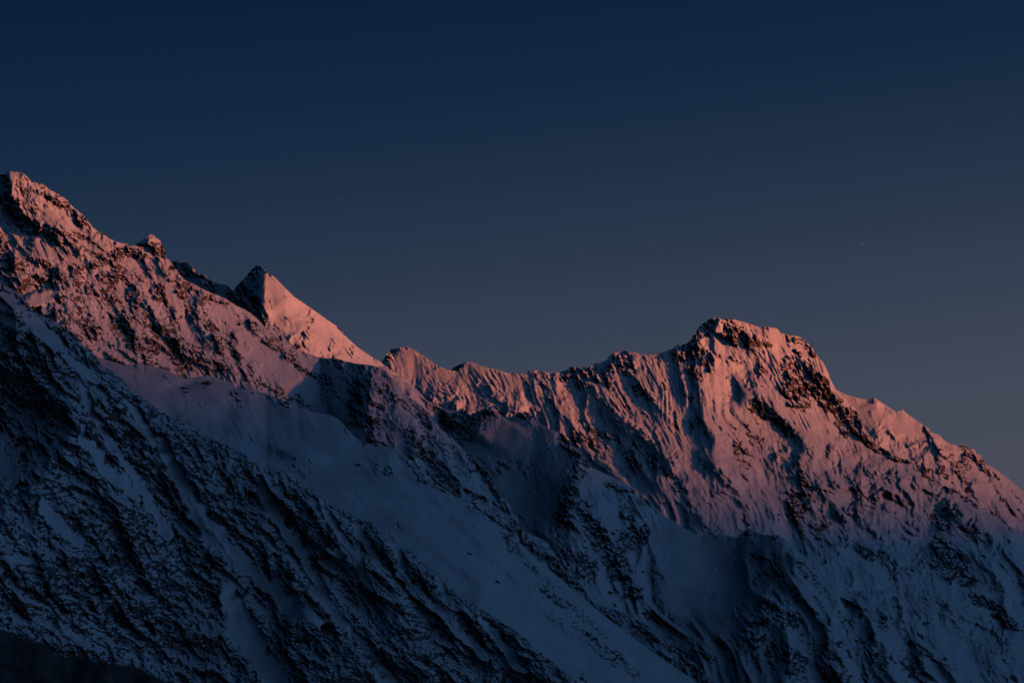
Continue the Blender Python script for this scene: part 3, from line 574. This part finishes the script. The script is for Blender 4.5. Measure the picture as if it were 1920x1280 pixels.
# left mountain and the buttress that continues its crest
left_m = dict(
    label='tall rocky snow mountain, pink in its upper half, whose crest falls in steps to a long buttress', cat='mountain',
    crest=[(-260, 520), (-150, 430), (-60, 380), (-10, 332), (0, 328), (8, 327), (15, 322), (20, 321), (37, 323), (44, 326), (50, 330), (57, 339), (67, 342), (80, 346), (88, 351), (95, 357), (112, 366), (125, 375), (135, 387), (142, 392), (150, 399), (160, 407), (167, 415), (172, 425),
           (178, 429), (185, 435), (200, 442), (212, 451), (225, 455), (237, 457), (242, 461), (247, 461), (252, 458), (260, 455), (275, 443), (282, 438), (287, 440), (292, 445), (300, 452), (307, 465), (312, 482), (325, 498), (342, 522), (362, 532), (387, 545), (405, 552), (425, 561), (445, 574), (458, 580),
           (470, 587), (485, 600), (497, 614), (517, 620), (527, 627), (535, 635), (545, 644), (562, 656), (587, 667), (607, 671), (630, 672), (645, 676), (665, 681), (692, 684), (705, 687), (720, 692), (737, 712), (762, 742), (787, 757), (800, 772), (812, 790), (837, 812),
           (867, 840), (900, 868), (910, 886), (925, 909), (932, 920), (955, 944), (968, 968), (982, 995), (1000, 1004), (1025, 1014), (1035, 1030), (1048, 1053), (1084, 1088), (1111, 1128), (1135, 1138), (1166, 1147), (1212, 1170), (1251, 1206), (1290, 1233), (1302, 1241), (1345, 1285), (1370, 1310)],
    bottom=[(-60, 640), (60, 660), (180, 740), (300, 790), (420, 790), (560, 830), (680, 900), (820, 960), (940, 1040), (1080, 1180), (1180, 1250), (1300, 1330), (1370, 1345)],
    depth=[(-60, 5700), (600, 5500), (900, 5100), (1370, 4500)], g=1.45, trend=[(-60, 70), (20, 60), (170, 10), (600, -90), (680, -60), (800, -110), (1100, -170), (1370, -220)],
    fall=const(30), fan=(-600, -1067, 1750), seed=2,
    ribs=[(130, 30, 3.2), (62, 20, 3), (30, 9, 3.5), (14, 2.6, 4)], rock_base=.30, round=(4, 10), drift=1.0, strata=60,
    jag=[(0, 12, 1.2), (70, 250, .9), (285, 345, 1.2), (345, 430, .5), (470, 560, .5), (720, 1090, 1.0), (1090, 1300, .8)],
    rock=[(3, 335, 8, 9, 0, .9), (22, 385, 16, 22, 20, .95, (OC, 'dark crag under the left summit')), (35, 410, 30, 14, 15, 1.0, OC), (58, 425, 22, 16, 25, 1.0, (OC, 'darkest crag of the upper face')), (60, 395, 14, 16, 50, .6), (42, 352, 20, 7, 60, .5), (95, 375, 16, 10, 20, .85, OC), (80, 366, 18, 5, 45, .55), (120, 383, 14, 7, 35, .85, OC), (145, 412, 24, 12, 60, .75, OC), (165, 412, 12, 13, 50, .95, OC),
          (118, 412, 22, 8, -50, .7), (100, 440, 30, 11, -38, .85, OC), (125, 450, 26, 14, -10, .75), (150, 440, 20, 12, 20, .6), (165, 445, 12, 8, 0, .55), (85, 450, 12, 12, 0, .6),
          (215, 480, 32, 14, -22, .95, (OC, 'broad dark crag band in the middle of the face')), (240, 472, 26, 12, 0, .85), (180, 495, 22, 9, -30, .8), (270, 480, 26, 8, 20, .7), (298, 468, 14, 20, -20, .85, OC), (200, 520, 26, 13, 10, .9, OC), (225, 515, 20, 10, 20, .6), (160, 500, 12, 9, 0, .5),
          (265, 520, 14, 8, 40, .85, OC), (8, 480, 20, 50, -10, 1.0, (OC, 'shaded black cliff at the frame edge')), (30, 500, 18, 30, -10, 1.0, OC), (32, 530, 18, 22, 10, .85), (90, 522, 34, 10, 5, .92, OC), (75, 530, 20, 8, 0, .7), (118, 535, 14, 12, 30, .6),
          (175, 545, 18, 12, 30, .8, OC), (250, 550, 18, 20, -10, .85, OC), (295, 548, 20, 20, 0, .92, OC), (210, 560, 18, 10, -20, .85, OC), (345, 545, 18, 20, 20, .8, OC), (380, 552, 30, 7, 30, .85, OC), (360, 580, 30, 9, 45, .5), (425, 566, 12, 5, 20, .6), (240, 590, 22, 16, 40, .7),
          (150, 560, 10, 8, 40, .7), (112, 560, 12, 12, 30, .8, OC), (105, 585, 20, 14, 40, .7), (160, 610, 26, 16, 30, .92, OC), (175, 620, 16, 18, 40, .95), (130, 600, 16, 12, 40, .6), (230, 620, 26, 14, 40, .82, OC), (250, 640, 20, 14, 50, .95, OC), (280, 650, 22, 20, 40, .9, OC), (215, 600, 14, 10, 20, .6),
          (335, 655, 30, 26, 50, .72, OC), (370, 660, 22, 18, 60, .85, OC), (315, 620, 26, 14, 60, .55), (400, 620, 26, 10, 60, .8, OC), (435, 640, 14, 18, -10, .9, (OC, 'jagged rib between two snow gullies')), (440, 665, 20, 9, 60, .7), (410, 650, 18, 10, 70, .7), (450, 680, 14, 14, 30, .5), (330, 610, 16, 10, 40, .6),
          (477, 612, 18, 9, 40, .92, (OC, 'small crag on the snow crest below the pyramid')), (452, 605, 7, 6, 40, .8), (523, 636, 12, 5, -10, .85, OC), (511, 637, 6, 6, 30, .7), (550, 647, 12, 4, 35, .9), (421, 568, 12, 3, 20, .8),
          (300, 690, 44, 8, 25, .75, OC), (340, 700, 18, 6, 30, .8), (390, 690, 24, 9, 30, .55), (185, 640, 22, 9, 35, .7), (210, 650, 18, 5, 30, .7), (520, 735, 44, 6, 28, .6), (575, 760, 34, 7, 25, .55), (600, 745, 30, 20, 20, .42),
          (672, 730, 16, 40, 0, .8, (OC, 'shaded rocky flank left of the buttress crest')), (655, 720, 10, 30, 20, .6), (665, 770, 14, 34, 0, .85, OC), (645, 800, 14, 18, 20, .7), (695, 710, 9, 14, -20, .8), (712, 730, 20, 8, 50, .7), (735, 740, 26, 7, 55, .75, OC), (765, 765, 30, 5, 50, .9, OC), (800, 790, 22, 7, 55, .9), (740, 790, 26, 9, 60, .55), (705, 780, 12, 30, -10, .55), (770, 810, 22, 9, 60, .6),
          (810, 860, 26, 11, 60, .9, (OC, 'dark outcrop on the face of the long buttress')), (840, 850, 24, 7, 45, .55), (830, 880, 20, 9, 60, .6), (790, 850, 18, 8, 50, .5), (905, 880, 22, 8, 60, .85, OC), (925, 915, 26, 8, 58, .9, OC), (945, 945, 26, 7, 60, .9), (968, 985, 22, 8, 60, .8, OC),
          (860, 880, 20, 12, 40, .4), (990, 1020, 22, 14, 40, .95, (OC, 'black crag low on the long buttress')), (1000, 1045, 26, 14, 60, .92, OC), (965, 1045, 18, 20, 20, .9, OC), (1040, 1060, 28, 11, 50, .85, OC), (1075, 1090, 26, 7, 45, .85), (1010, 1070, 24, 8, 30, .7), (1060, 1100, 30, 7, 35, .7), (1125, 1140, 40, 8, 45, .7, OC), (1150, 1165, 34, 9, 50, .85), (900, 930, 18, 6, 30, .6), (880, 960, 30, 8, 25, .4), (930, 1000, 24, 7, 30, .6), (1150, 1195, 50, 10, 35, .6, OC), (1220, 1190, 40, 6, 35, .8), (1100, 1110, 24, 9, 40, .5), (1220, 1230, 50, 10, 38, .6), (1270, 1225, 30, 5, 35, .7)],
    smooth=[(75, 560, 36, 18, -10, .95), (90, 580, 22, 12, -20, .6), (20, 350, 9, 26, -10, .6), (262, 455, 20, 9, -20, .95), (510, 680, 80, 24, 40, .95), (560, 720, 60, 26, 35, .9), (600, 690, 50, 14, 20, .9), (640, 720, 16, 30, -10, .5), (320, 550, 14, 46, -30, .85), (420, 590, 40, 12, 35, .7), (470, 640, 36, 12, 45, .8),
            (135, 465, 12, 30, -40, .5), (75, 470, 26, 24, 30, .7), (110, 480, 34, 14, 50, .6), (190, 460, 30, 6, 35, .4), (215, 660, 60, 8, 30, .8), (400, 700, 10, 20, -30, .4), (750, 830, 18, 26, -30, .4), (140, 610, 16, 20, 20, .5)],
    flutes=[(75, 480, 34, 40, 30, 7, 1.6, 24), (130, 470, 26, 40, 30, 6, 1.2, 28), (60, 380, 20, 36, 0, 5, 1.0, 24), (250, 620, 80, 70, 30, 9, .7, 30), (370, 680, 40, 40, 0, 9, 1.4, 24), (470, 720, 60, 30, 0, 12, 1.3, 30), (720, 800, 40, 50, 0, 7, .9, 18)],
    ice=[(620, 760, 36, 14, 35, 12, 2.5, 30)],
    ridges=[([(20, 322), (22, 345), (20, 362), (12, 385)], 18, 12, 40), ([(282, 440), (279, 452), (274, 466)], 22, 26, 24), ([(130, 390), (180, 450), (240, 520), (300, 620)], 12, 22, 30), ([(300, 470), (330, 530), (380, 600), (430, 680), (470, 740)], 12, 20, 30),
            ([(55, 340), (100, 400), (160, 480), (220, 580), (260, 640)], 10, 22, 30), ([(27, 470), (28, 510), (50, 545)], 26, 16, 24),
            ([(695, 686), (697, 720), (690, 770), (705, 820), (730, 860)], 30, 30, 60), ([(720, 694), (745, 750), (790, 830), (860, 900), (930, 970)], 8, 14, 16), ([(560, 700), (610, 760), (650, 810)], -12, 40, 40), ([(435, 610), (445, 660), (460, 700), (480, 740)], 12, 12, 14), ([(395, 590), (405, 630), (415, 680)], 8, 12, 12)],
    bumps=[(10, 480, 22, 60, 0, -22), (8, 350, 12, 20, 0, -10), (655, 745, 20, 60, -5, -16), (262, 455, 16, 9, -20, -6), (100, 568, 20, 12, 0, 5), (600, 700, 50, 20, 20, 5)])

# snowy shoulder in the middle distance
shelf = dict(
    label='long smooth snow shelf sloping down between the pink face and the dark near ridge', cat='mountain',
    crest=[(150, 655), (190, 672), (230, 684), (262, 682), (300, 690), (330, 704), (345, 709), (365, 708), (382, 704), (388, 703), (400, 706), (415, 711), (430, 716), (445, 727), (470, 729), (500, 738), (530, 750), (560, 764), (585, 772), (605, 775), (625, 780), (640, 790), (652, 805), (665, 818), (681, 832),
           (700, 837), (724, 836), (740, 840), (751, 849), (765, 858), (775, 866), (790, 885), (810, 901), (841, 923), (865, 938), (888, 952), (920, 972), (947, 992), (1000, 1040), (1080, 1110), (1160, 1175), (1250, 1240), (1330, 1295), (1350, 1320)],
    bottom=[(150, 780), (300, 860), (500, 950), (700, 1060), (860, 1180), (960, 1250), (1040, 1330), (1350, 1345)],
    depth=[(150, 4700), (500, 4600), (900, 4200), (1350, 3900)], g=2.6, trend=[(150, 30), (400, 0), (640, -30), (900, -90), (1350, -250)],
    fall=const(48), seed=13, ribs=[(110, 5, 3), (50, 1.5, 3)], rock_base=.05, round=(16, 22), drift=2.6, mat=MATD, crag=.9, vpow=1.0,
    jag=[(375, 395, .8), (640, 690, .5), (760, 950, .8)],
    rock=[(388, 720, 9, 10, 20, .95, (OC, 'lone black crag on the snow shelf')), (347, 728, 8, 8, 50, .85, OC), (440, 740, 5, 14, -35, .9, OC), (444, 758, 7, 10, -30, .8), (505, 742, 16, 4, 28, .8), (535, 757, 12, 6, 35, .9, OC), (475, 738, 6, 3, 30, .8), (492, 755, 5, 3, 30, .6), (262, 690, 20, 4, 20, .4), (310, 705, 8, 5, 30, .5),
          (652, 806, 10, 6, 55, .95), (680, 832, 12, 3, 25, .9), (675, 870, 8, 5, 30, .6), (705, 880, 26, 10, 20, .62, OC), (728, 884, 10, 12, 0, .7), (770, 866, 26, 8, 35, .8, OC), (790, 890, 28, 10, 50, .85, (OC, 'rocky step where the shelf meets the buttress')), (815, 908, 26, 7, 40, .8), (835, 920, 14, 4, 30, .9),
          (895, 958, 26, 8, 30, .85, OC), (925, 975, 16, 6, 40, .8), (945, 990, 14, 9, 50, .9, OC), (960, 1020, 30, 14, 60, .9), (1010, 1075, 40, 8, 40, .6, OC), (950, 1080, 18, 5, 30, .4), (1040, 1120, 50, 8, 40, .6), (1100, 1160, 60, 10, 42, .6), (1120, 1210, 60, 12, 42, .75, OC), (1170, 1245, 50, 12, 40, .7), (1060, 1180, 60, 6, 38, .5), (560, 882, 24, 5, 38, .85), (745, 985, 10, 10, 30, .8), (748, 988, 14, 5, 50, .85, OC)],
    smooth=[(420, 770, 90, 50, 25, 1.0), (560, 810, 90, 40, 22, 1.0), (640, 860, 60, 36, 25, 1.0), (780, 970, 120, 44, 35, 1.0), (880, 1070, 100, 30, 42, 1.0), (960, 1150, 80, 16, 45, .9), (300, 740, 60, 26, 40, .9), (620, 930, 80, 14, 30, .9)],
    ridges=[([(724, 838), (728, 860), (735, 885)], 6, 16, 18)],
    bumps=[(345, 722, 34, 10, -5, -20), (425, 775, 26, 18, 40, -24), (560, 850, 60, 16, 15, 20), (655, 875, 90, 30, 5, -34), (500, 850, 70, 14, 20, -16), (700, 965, 90, 22, 15, -26), (860, 1060, 140, 12, 36, 16), (830, 1110, 120, 18, 42, -30), (720, 850, 40, 14, 10, 12), (930, 1070, 120, 16, 40, -14), (330, 790, 50, 14, 40, -14), (470, 800, 60, 24, 30, 14)])

# near dark ridge
near = dict(
    label='dark near ridge with many rock ribs and snow gullies running down to the corner', cat='mountain',
    crest=[(-260, 430), (-60, 500), (-10, 527), (0, 531), (20, 541), (37, 550), (62, 582), (87, 595), (105, 604), (120, 615), (140, 625), (155, 647), (165, 655), (175, 662), (182, 674), (190, 685), (200, 691), (212, 695), (250, 735), (275, 752), (300, 770), (325, 784), (350, 795), (375, 812), (400, 825), (420, 833), (439, 840), (470, 862), (498, 880), (525, 885), (548, 888), (580, 912),
           (619, 944), (660, 965), (705, 985), (724, 1010), (750, 1024), (775, 1038), (805, 1066), (841, 1098), (870, 1122), (904, 1143), (930, 1160), (960, 1178), (986, 1198), (1000, 1214), (1030, 1235), (1060, 1262), (1100, 1300), (1130, 1330)],
    bottom=[(-60, 1345), (1130, 1350)],
    depth=[(-60, 4000), (300, 3800), (700, 3400), (1130, 3000)], g=1.5, trend=[(-60, 120), (140, 60), (400, -60), (700, -210), (1130, -420)],
    fall=const(37), seed=17,
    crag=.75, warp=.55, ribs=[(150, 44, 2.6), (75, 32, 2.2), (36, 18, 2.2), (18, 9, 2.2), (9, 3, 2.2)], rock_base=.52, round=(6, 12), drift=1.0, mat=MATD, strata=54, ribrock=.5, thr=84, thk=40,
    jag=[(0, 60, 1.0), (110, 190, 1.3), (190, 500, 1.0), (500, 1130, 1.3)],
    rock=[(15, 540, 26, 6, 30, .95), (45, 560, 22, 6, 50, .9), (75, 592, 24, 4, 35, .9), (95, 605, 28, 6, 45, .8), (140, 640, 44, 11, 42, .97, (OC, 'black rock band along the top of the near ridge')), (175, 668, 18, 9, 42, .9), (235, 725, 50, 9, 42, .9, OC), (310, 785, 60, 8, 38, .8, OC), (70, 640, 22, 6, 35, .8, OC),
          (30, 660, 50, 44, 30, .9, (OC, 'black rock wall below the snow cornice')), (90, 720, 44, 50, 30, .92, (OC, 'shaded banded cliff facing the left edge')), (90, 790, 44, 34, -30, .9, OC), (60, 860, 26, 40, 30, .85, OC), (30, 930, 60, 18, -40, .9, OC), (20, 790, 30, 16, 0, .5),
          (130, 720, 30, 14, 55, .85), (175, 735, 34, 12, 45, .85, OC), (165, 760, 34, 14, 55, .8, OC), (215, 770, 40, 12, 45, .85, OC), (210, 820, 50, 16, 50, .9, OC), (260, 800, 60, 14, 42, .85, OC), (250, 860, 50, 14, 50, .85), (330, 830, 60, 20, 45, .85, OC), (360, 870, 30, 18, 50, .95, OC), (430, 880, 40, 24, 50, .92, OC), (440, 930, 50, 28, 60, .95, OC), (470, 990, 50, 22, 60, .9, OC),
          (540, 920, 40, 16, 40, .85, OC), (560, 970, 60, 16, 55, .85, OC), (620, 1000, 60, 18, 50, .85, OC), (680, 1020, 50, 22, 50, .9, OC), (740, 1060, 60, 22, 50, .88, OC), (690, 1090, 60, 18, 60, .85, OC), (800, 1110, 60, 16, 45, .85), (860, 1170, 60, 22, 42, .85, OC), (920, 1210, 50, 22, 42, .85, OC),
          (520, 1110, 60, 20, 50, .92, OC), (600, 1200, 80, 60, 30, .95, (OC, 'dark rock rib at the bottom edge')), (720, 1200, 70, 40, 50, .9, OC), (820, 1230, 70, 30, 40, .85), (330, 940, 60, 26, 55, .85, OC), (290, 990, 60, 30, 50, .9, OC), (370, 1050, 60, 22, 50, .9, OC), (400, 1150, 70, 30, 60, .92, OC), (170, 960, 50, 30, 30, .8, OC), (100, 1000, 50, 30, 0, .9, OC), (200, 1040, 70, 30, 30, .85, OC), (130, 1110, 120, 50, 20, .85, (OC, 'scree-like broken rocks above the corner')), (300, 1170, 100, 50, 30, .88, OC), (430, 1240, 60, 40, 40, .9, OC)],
    smooth=[(80, 620, 66, 14, 42, .97), (150, 690, 50, 9, 42, .9), (35, 570, 50, 11, 35, .97), (5, 870, 44, 60, -35, 1.0), (45, 1050, 60, 8, 8, .7)],
    gullies=[([(215, 850), (245, 890), (273, 930), (292, 970), (320, 1010)], 9, 14, .95), ([(300, 820), (328, 876), (351, 936), (375, 967), (392, 1006), (430, 1035), (480, 1072)], 12, 24, .95),
             ([(395, 985), (439, 1045), (478, 1080), (537, 1131), (596, 1168)], 14, 26, .97), ([(425, 1110), (445, 1155), (468, 1195), (496, 1243), (535, 1300)], 24, 40, .97),
             ([(488, 895), (501, 950), (533, 991), (558, 1025), (588, 1077), (613, 1126), (655, 1180)], 9, 24, .9), ([(600, 935), (622, 972), (644, 1016), (673, 1055), (690, 1100)], 7, 18, .85),
             ([(728, 1000), (745, 1030), (754, 1077), (777, 1112), (806, 1140)], 8, 18, .9), ([(780, 1100), (800, 1135), (832, 1150), (856, 1180), (910, 1232)], 8, 18, .85),
             ([(152, 800), (160, 825), (174, 848), (197, 876), (236, 905), (262, 940)], 9, 18, .9), ([(75, 940), (90, 965), (120, 995), (150, 1015)], 10, 14, .85), ([(150, 720), (165, 760), (195, 810), (215, 850)], 7, 16, .7),
             ([(330, 1090), (370, 1140), (410, 1210), (440, 1280)], 8, 20, .6), ([(900, 1160), (930, 1200), (980, 1260)], 8, 16, .7), ([(240, 760), (270, 800), (290, 830)], 8, 14, .8), ([(420, 850), (435, 890), (455, 930)], 7, 16, .7), ([(640, 1170), (700, 1220), (740, 1280)], 8, 20, .5), ([(240, 1090), (300, 1140), (340, 1200)], 7, 14, .5),
             ([(560, 905), (590, 950), (620, 1000)], 5, 12, .6), ([(660, 980), (690, 1020), (710, 1070)], 6, 14, .7), ([(820, 1095), (850, 1130), (890, 1160)], 6, 10, .7)],
    ridges=[([(8, 605), (40, 640), (75, 660), (97, 690), (108, 715), (132, 755), (143, 785), (130, 830), (85, 885), (40, 950), (-10, 1010)], 250, 130, 500, 9), ([(190, 690), (260, 800), (350, 930), (430, 1040), (500, 1140)], 20, 34, 46), ([(400, 830), (440, 900), (490, 980), (560, 1080), (600, 1130)], 26, 40, 44), ([(548, 890), (600, 970), (660, 1040), (740, 1150), (800, 1280)], 22, 34, 40),
            ([(705, 988), (740, 1060), (800, 1130), (880, 1240)], 22, 30, 36), ([(841, 1100), (880, 1160), (950, 1240)], 16, 24, 30), ([(300, 775), (330, 840), (400, 930)], 14, 24, 28),
            ([(140, 830), (180, 900), (260, 1000), (360, 1120), (420, 1200), (470, 1290)], 20, 40, 50), ([(550, 1130), (600, 1180), (700, 1280)], 40, 60, 50)],
    bumps=[(0, 850, 50, 90, -30, -50), (480, 1120, 26, 110, -40, -22), (520, 1020, 20, 70, -40, -12), (580, 1060, 16, 70, -38, -10), (110, 590, 60, 12, 42, -5)])

built = {}
for nm, S in (('far_shoulder', shoulder), ('glaciated_massif', massif), ('pyramid_peak', pyramid), ('domed_mountain', dome),
              ('rocky_mountain', left_m), ('snow_shelf', shelf), ('dark_ridge', near)):
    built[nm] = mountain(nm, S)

# small dark summit peeping over the snow crest
def small_summit(name, pts, D, label):
    xs = np.arange(pts[0][0], pts[-1][0] + .1, 1.2)
    top = interp(pts, xs) - ridged(noise(xs / 5, xs * 0, 4)) * .5
    rows = []
    for t in np.linspace(-1, 1, 21):
        y = top + 26 * abs(t) ** 1.2
        d = D + t * 120 + noise(xs / 6, xs * 0 + t * 3, 8) * 8
        rows.append(place(xs, y, d))
    P = np.array(rows); nr, nc = P.shape[:2]
    idx = np.arange(nr * nc).reshape(nr, nc)
    fc = np.stack([idx[:-1, :-1], idx[:-1, 1:], idx[1:, 1:], idx[1:, :-1]], -1).reshape(-1, 4)
    o = mesh_from(name, P.reshape(-1, 3), fc, MATD, np.full(nr * nc, .7))
    meta(o, label, 'mountain', None, 'structure')
small_summit('distant_summit', [(834, 712), (843, 695), (852, 688), (862, 683), (870, 681), (880, 690), (890, 700)], 9900, 'small dark blue summit peeping over the pink snow crest')
small_summit('distant_summit', [(1128, 690), (1138, 679), (1142, 667), (1149, 663), (1158, 662), (1170, 675)], 9600, 'tiny dark crag peeping over the crest left of the rocky knob')

# foreground slope
def foreground():
    xs = np.linspace(-140, 700, 240)
    crest = interp([(-140, 1150), (0, 1183), (40, 1195), (70, 1203), (110, 1228), (180, 1238), (240, 1246), (285, 1262), (330, 1285), (500, 1360), (700, 1460)], xs)
    tuft = noise(xs / 14, xs * 0 + .7, 6) * 5 + noise(xs / 5, xs * 0 + .2, 7) * 3
    v = np.linspace(0, 1, 120)[:, None]
    Y = crest[None, :] + v ** 1.2 * 700 + tuft[None, :] * (1 - v) ** 40
    X = np.broadcast_to(xs[None, :], Y.shape)
    R = 2.4 * (Y - crest[None, :]) + fbm(X, Y, 60, 4, 7) * 22 + fbm(X, Y, 9, 2, 17) * 2.0
    D = 22 / (1 + R / 420)
    P = place(X, Y, D)
    back = []
    for i in range(6, 0, -1):
        q = P[0].copy(); q[:, 1] += i * 3; q[:, 2] -= i * 2 + i * i * .3; back.append(q)
    P = np.concatenate([np.array(back), P], 0)
    nr, nc = P.shape[:2]; idx = np.arange(nr * nc).reshape(nr, nc)
    fc = np.stack([idx[:-1, :-1], idx[1:, :-1], idx[1:, 1:], idx[:-1, 1:]], -1).reshape(-1, 4)
    m = bpy.data.materials.new('dark_turf'); m.use_nodes = True
    t = m.node_tree; b = t.nodes['Principled BSDF']; b.inputs['Roughness'].default_value = .95; b.inputs['Specular IOR Level'].default_value = .05
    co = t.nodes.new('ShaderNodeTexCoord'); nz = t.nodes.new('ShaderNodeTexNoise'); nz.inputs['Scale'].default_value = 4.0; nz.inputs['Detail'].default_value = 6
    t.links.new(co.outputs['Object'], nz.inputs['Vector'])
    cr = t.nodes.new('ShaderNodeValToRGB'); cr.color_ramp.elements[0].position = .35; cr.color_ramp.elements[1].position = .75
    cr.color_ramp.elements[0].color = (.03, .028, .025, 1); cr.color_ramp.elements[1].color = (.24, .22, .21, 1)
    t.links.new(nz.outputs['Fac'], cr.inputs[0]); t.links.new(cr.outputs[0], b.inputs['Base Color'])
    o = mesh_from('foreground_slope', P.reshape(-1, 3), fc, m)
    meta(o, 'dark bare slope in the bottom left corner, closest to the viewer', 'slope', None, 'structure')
foreground()

# unseen ridge added opposite: crest height set to cut sunlight off the lower slopes
def opposite():
    h = np.array([sdir[0], sdir[1]]) / np.hypot(sdir[0], sdir[1])
    across = np.array([-h[1], h[0]])
    DIST = 7000.0; mid = np.array([0., 8000.]) + h * (4000 + DIST)
    mid = np.array([300., 7500.]) + h * (3800 + DIST)
    n = 120; us = np.linspace(-11000, 11000, n)
    top = 1110 + .035 * us + (3800 + DIST) * math.tan(SUN_EL) + fbm(us, us * 0, 2600, 4, 3) * 150
    w = np.linspace(-1, 1, 25)
    P = np.zeros((25, n, 3))
    for i, t in enumerate(w):
        P[i, :, 0] = mid[0] + across[0] * us + h[0] * t * 3200
        P[i, :, 1] = mid[1] + across[1] * us + h[1] * t * 3200
        P[i, :, 2] = top - abs(t) ** .9 * (top + 900) + (noise(us / 500, us * 0 + t * 4, 4) * 120 if abs(t) > .05 else 0)
    idx = np.arange(25 * n).reshape(25, n)
    fc = np.stack([idx[:-1, :-1], idx[:-1, 1:], idx[1:, 1:], idx[1:, :-1]], -1).reshape(-1, 4)
    o = mesh_from('blocker_ridge', P.reshape(-1, 3), fc, MATD, np.full(25 * n, .1))
    meta(o, 'unseen snowy ridge across the valley, added to shade the lower slopes', 'mountain', None, 'structure')
opposite()

# valley floor
def valley():
    n = 60; g = np.linspace(-1, 1, n); g = np.sign(g) * np.abs(g) ** 2 * 60000
    X, Y = np.meshgrid(g, g)
    Z = -900 + noise(X / 3000, Y / 3000, 3) * 60
    idx = np.arange(n * n).reshape(n, n)
    fc = np.stack([idx[:-1, :-1], idx[:-1, 1:], idx[1:, 1:], idx[1:, :-1]], -1).reshape(-1, 4)
    o = mesh_from('valley_ground', np.stack([X, Y, Z], -1).reshape(-1, 3), fc, MATD, np.full(n * n, .3))
    meta(o, 'snowy valley ground far below the mountains', 'ground', None, 'structure')
valley()

# boulders lying on the snow
import bmesh
def boulder(where, x, y, size, seed, label):
    X, Y, P = built[where][1]
    k = np.argmin((X - x) ** 2 + (Y - y) ** 2); p = P.reshape(-1, 3)[k]
    bm = bmesh.new(); bmesh.ops.create_icosphere(bm, subdivisions=3, radius=1)
    rr = random.Random(seed); sx, sy, sz = 1.25 * size, size, .85 * size; tilt = rr.uniform(.2, .7)
    for v in bm.verts:
        c = v.co; q = 1.0
        for _ in range(1): pass
        a = noise(np.array([c.x * 1.3 + seed]), np.array([c.y * 1.3 + c.z * 1.7]), seed)[0]; b = noise(np.array([c.x * 3 + c.z * 2]), np.array([c.y * 3 - c.z]), seed + 1)[0]
        q += .55 * a + .25 * b
        v.co = (c.x * q * sx, c.y * q * sy, (c.z * q + c.x * -tilt * .5) * sz)
    for f in bm.faces: f.smooth = False
    me = bpy.data.meshes.new('boulder'); bm.to_mesh(me); bm.free(); me.materials.append(MATD)
    a = me.attributes.new('rock', 'FLOAT', 'POINT')
    a.data.foreach_set('value', [.15 if v.normal.z > .72 else 1.0 for v in me.vertices])
    o = bpy.data.objects.new('boulder', me); sc.collection.objects.link(o)
    o.location = (p[0], p[1], p[2] + size * .25)
    meta(o, label, 'boulder', 'boulders lying on the snow')
for b in (('snow_shelf', 388, 721, 5.2, 1, 'large black boulder alone at the top edge of the smooth snow shelf'),
          ('snow_shelf', 347, 729, 3.2, 2, 'smaller black boulder left of the large one on the upper snow shelf'),
          ('snow_shelf', 350, 736, 2.2, 12, 'little black rock just below the left boulder on the upper snow shelf'),
          ('snow_shelf', 880, 1039, 2.6, 3, 'small dark boulder alone in the middle of the long snow ramp'),
          ('snow_shelf', 932, 1091, 2.6, 4, 'small dark boulder lower down near the end of the long snow ramp'),
          ('snow_shelf', 446, 752, 3.2, 5, 'dark pointed rock in the short line of rocks on the snow shelf'),
          ('snow_shelf', 443, 739, 2.6, 6, 'top rock of the short line of rocks on the snow shelf'),
          ('snow_shelf', 536, 757, 3.4, 7, 'flat dark rock under the pink face at the back of the snow shelf'),
          ('snow_shelf', 474, 738, 1.8, 8, 'tiny dark rock beside the foot of the pink face on the snow shelf'),
          ('snow_shelf', 671, 872, 2.6, 9, 'dark rock left of the small outcrop at the centre of the snow shelf')):
    boulder(*b)

# stars
def star(x, y, r, col, strength, label):
    m = bpy.data.materials.new('star_light'); m.use_nodes = True
    t = m.node_tree; t.nodes.clear(); e = t.nodes.new('ShaderNodeEmission'); o_ = t.nodes.new('ShaderNodeOutputMaterial')
    e.inputs[0].default_value = col + (1,); e.inputs[1].default_value = strength; t.links.new(e.outputs[0], o_.inputs[0])
    bm = bmesh.new(); bmesh.ops.create_icosphere(bm, subdivisions=2, radius=r)
    me = bpy.data.meshes.new('star'); bm.to_mesh(me); bm.free(); me.materials.append(m)
    o = bpy.data.objects.new('star', me); sc.collection.objects.link(o)
    o.location = place(np.array(x), np.array(y), 90000.).tolist()
    meta(o, label, 'star')
star(1617, 457, 17, (1, .5, .42), .28, 'brightest pinkish star in the open sky above the right-hand shoulder')
star(636.5, 372.5, 14, (1, .8, .7), .13, 'faint pale star high above the pyramid peak')
star(565, 332, 14, (.5, .8, .3), .06, 'faintest greenish star above and left of the pale one')
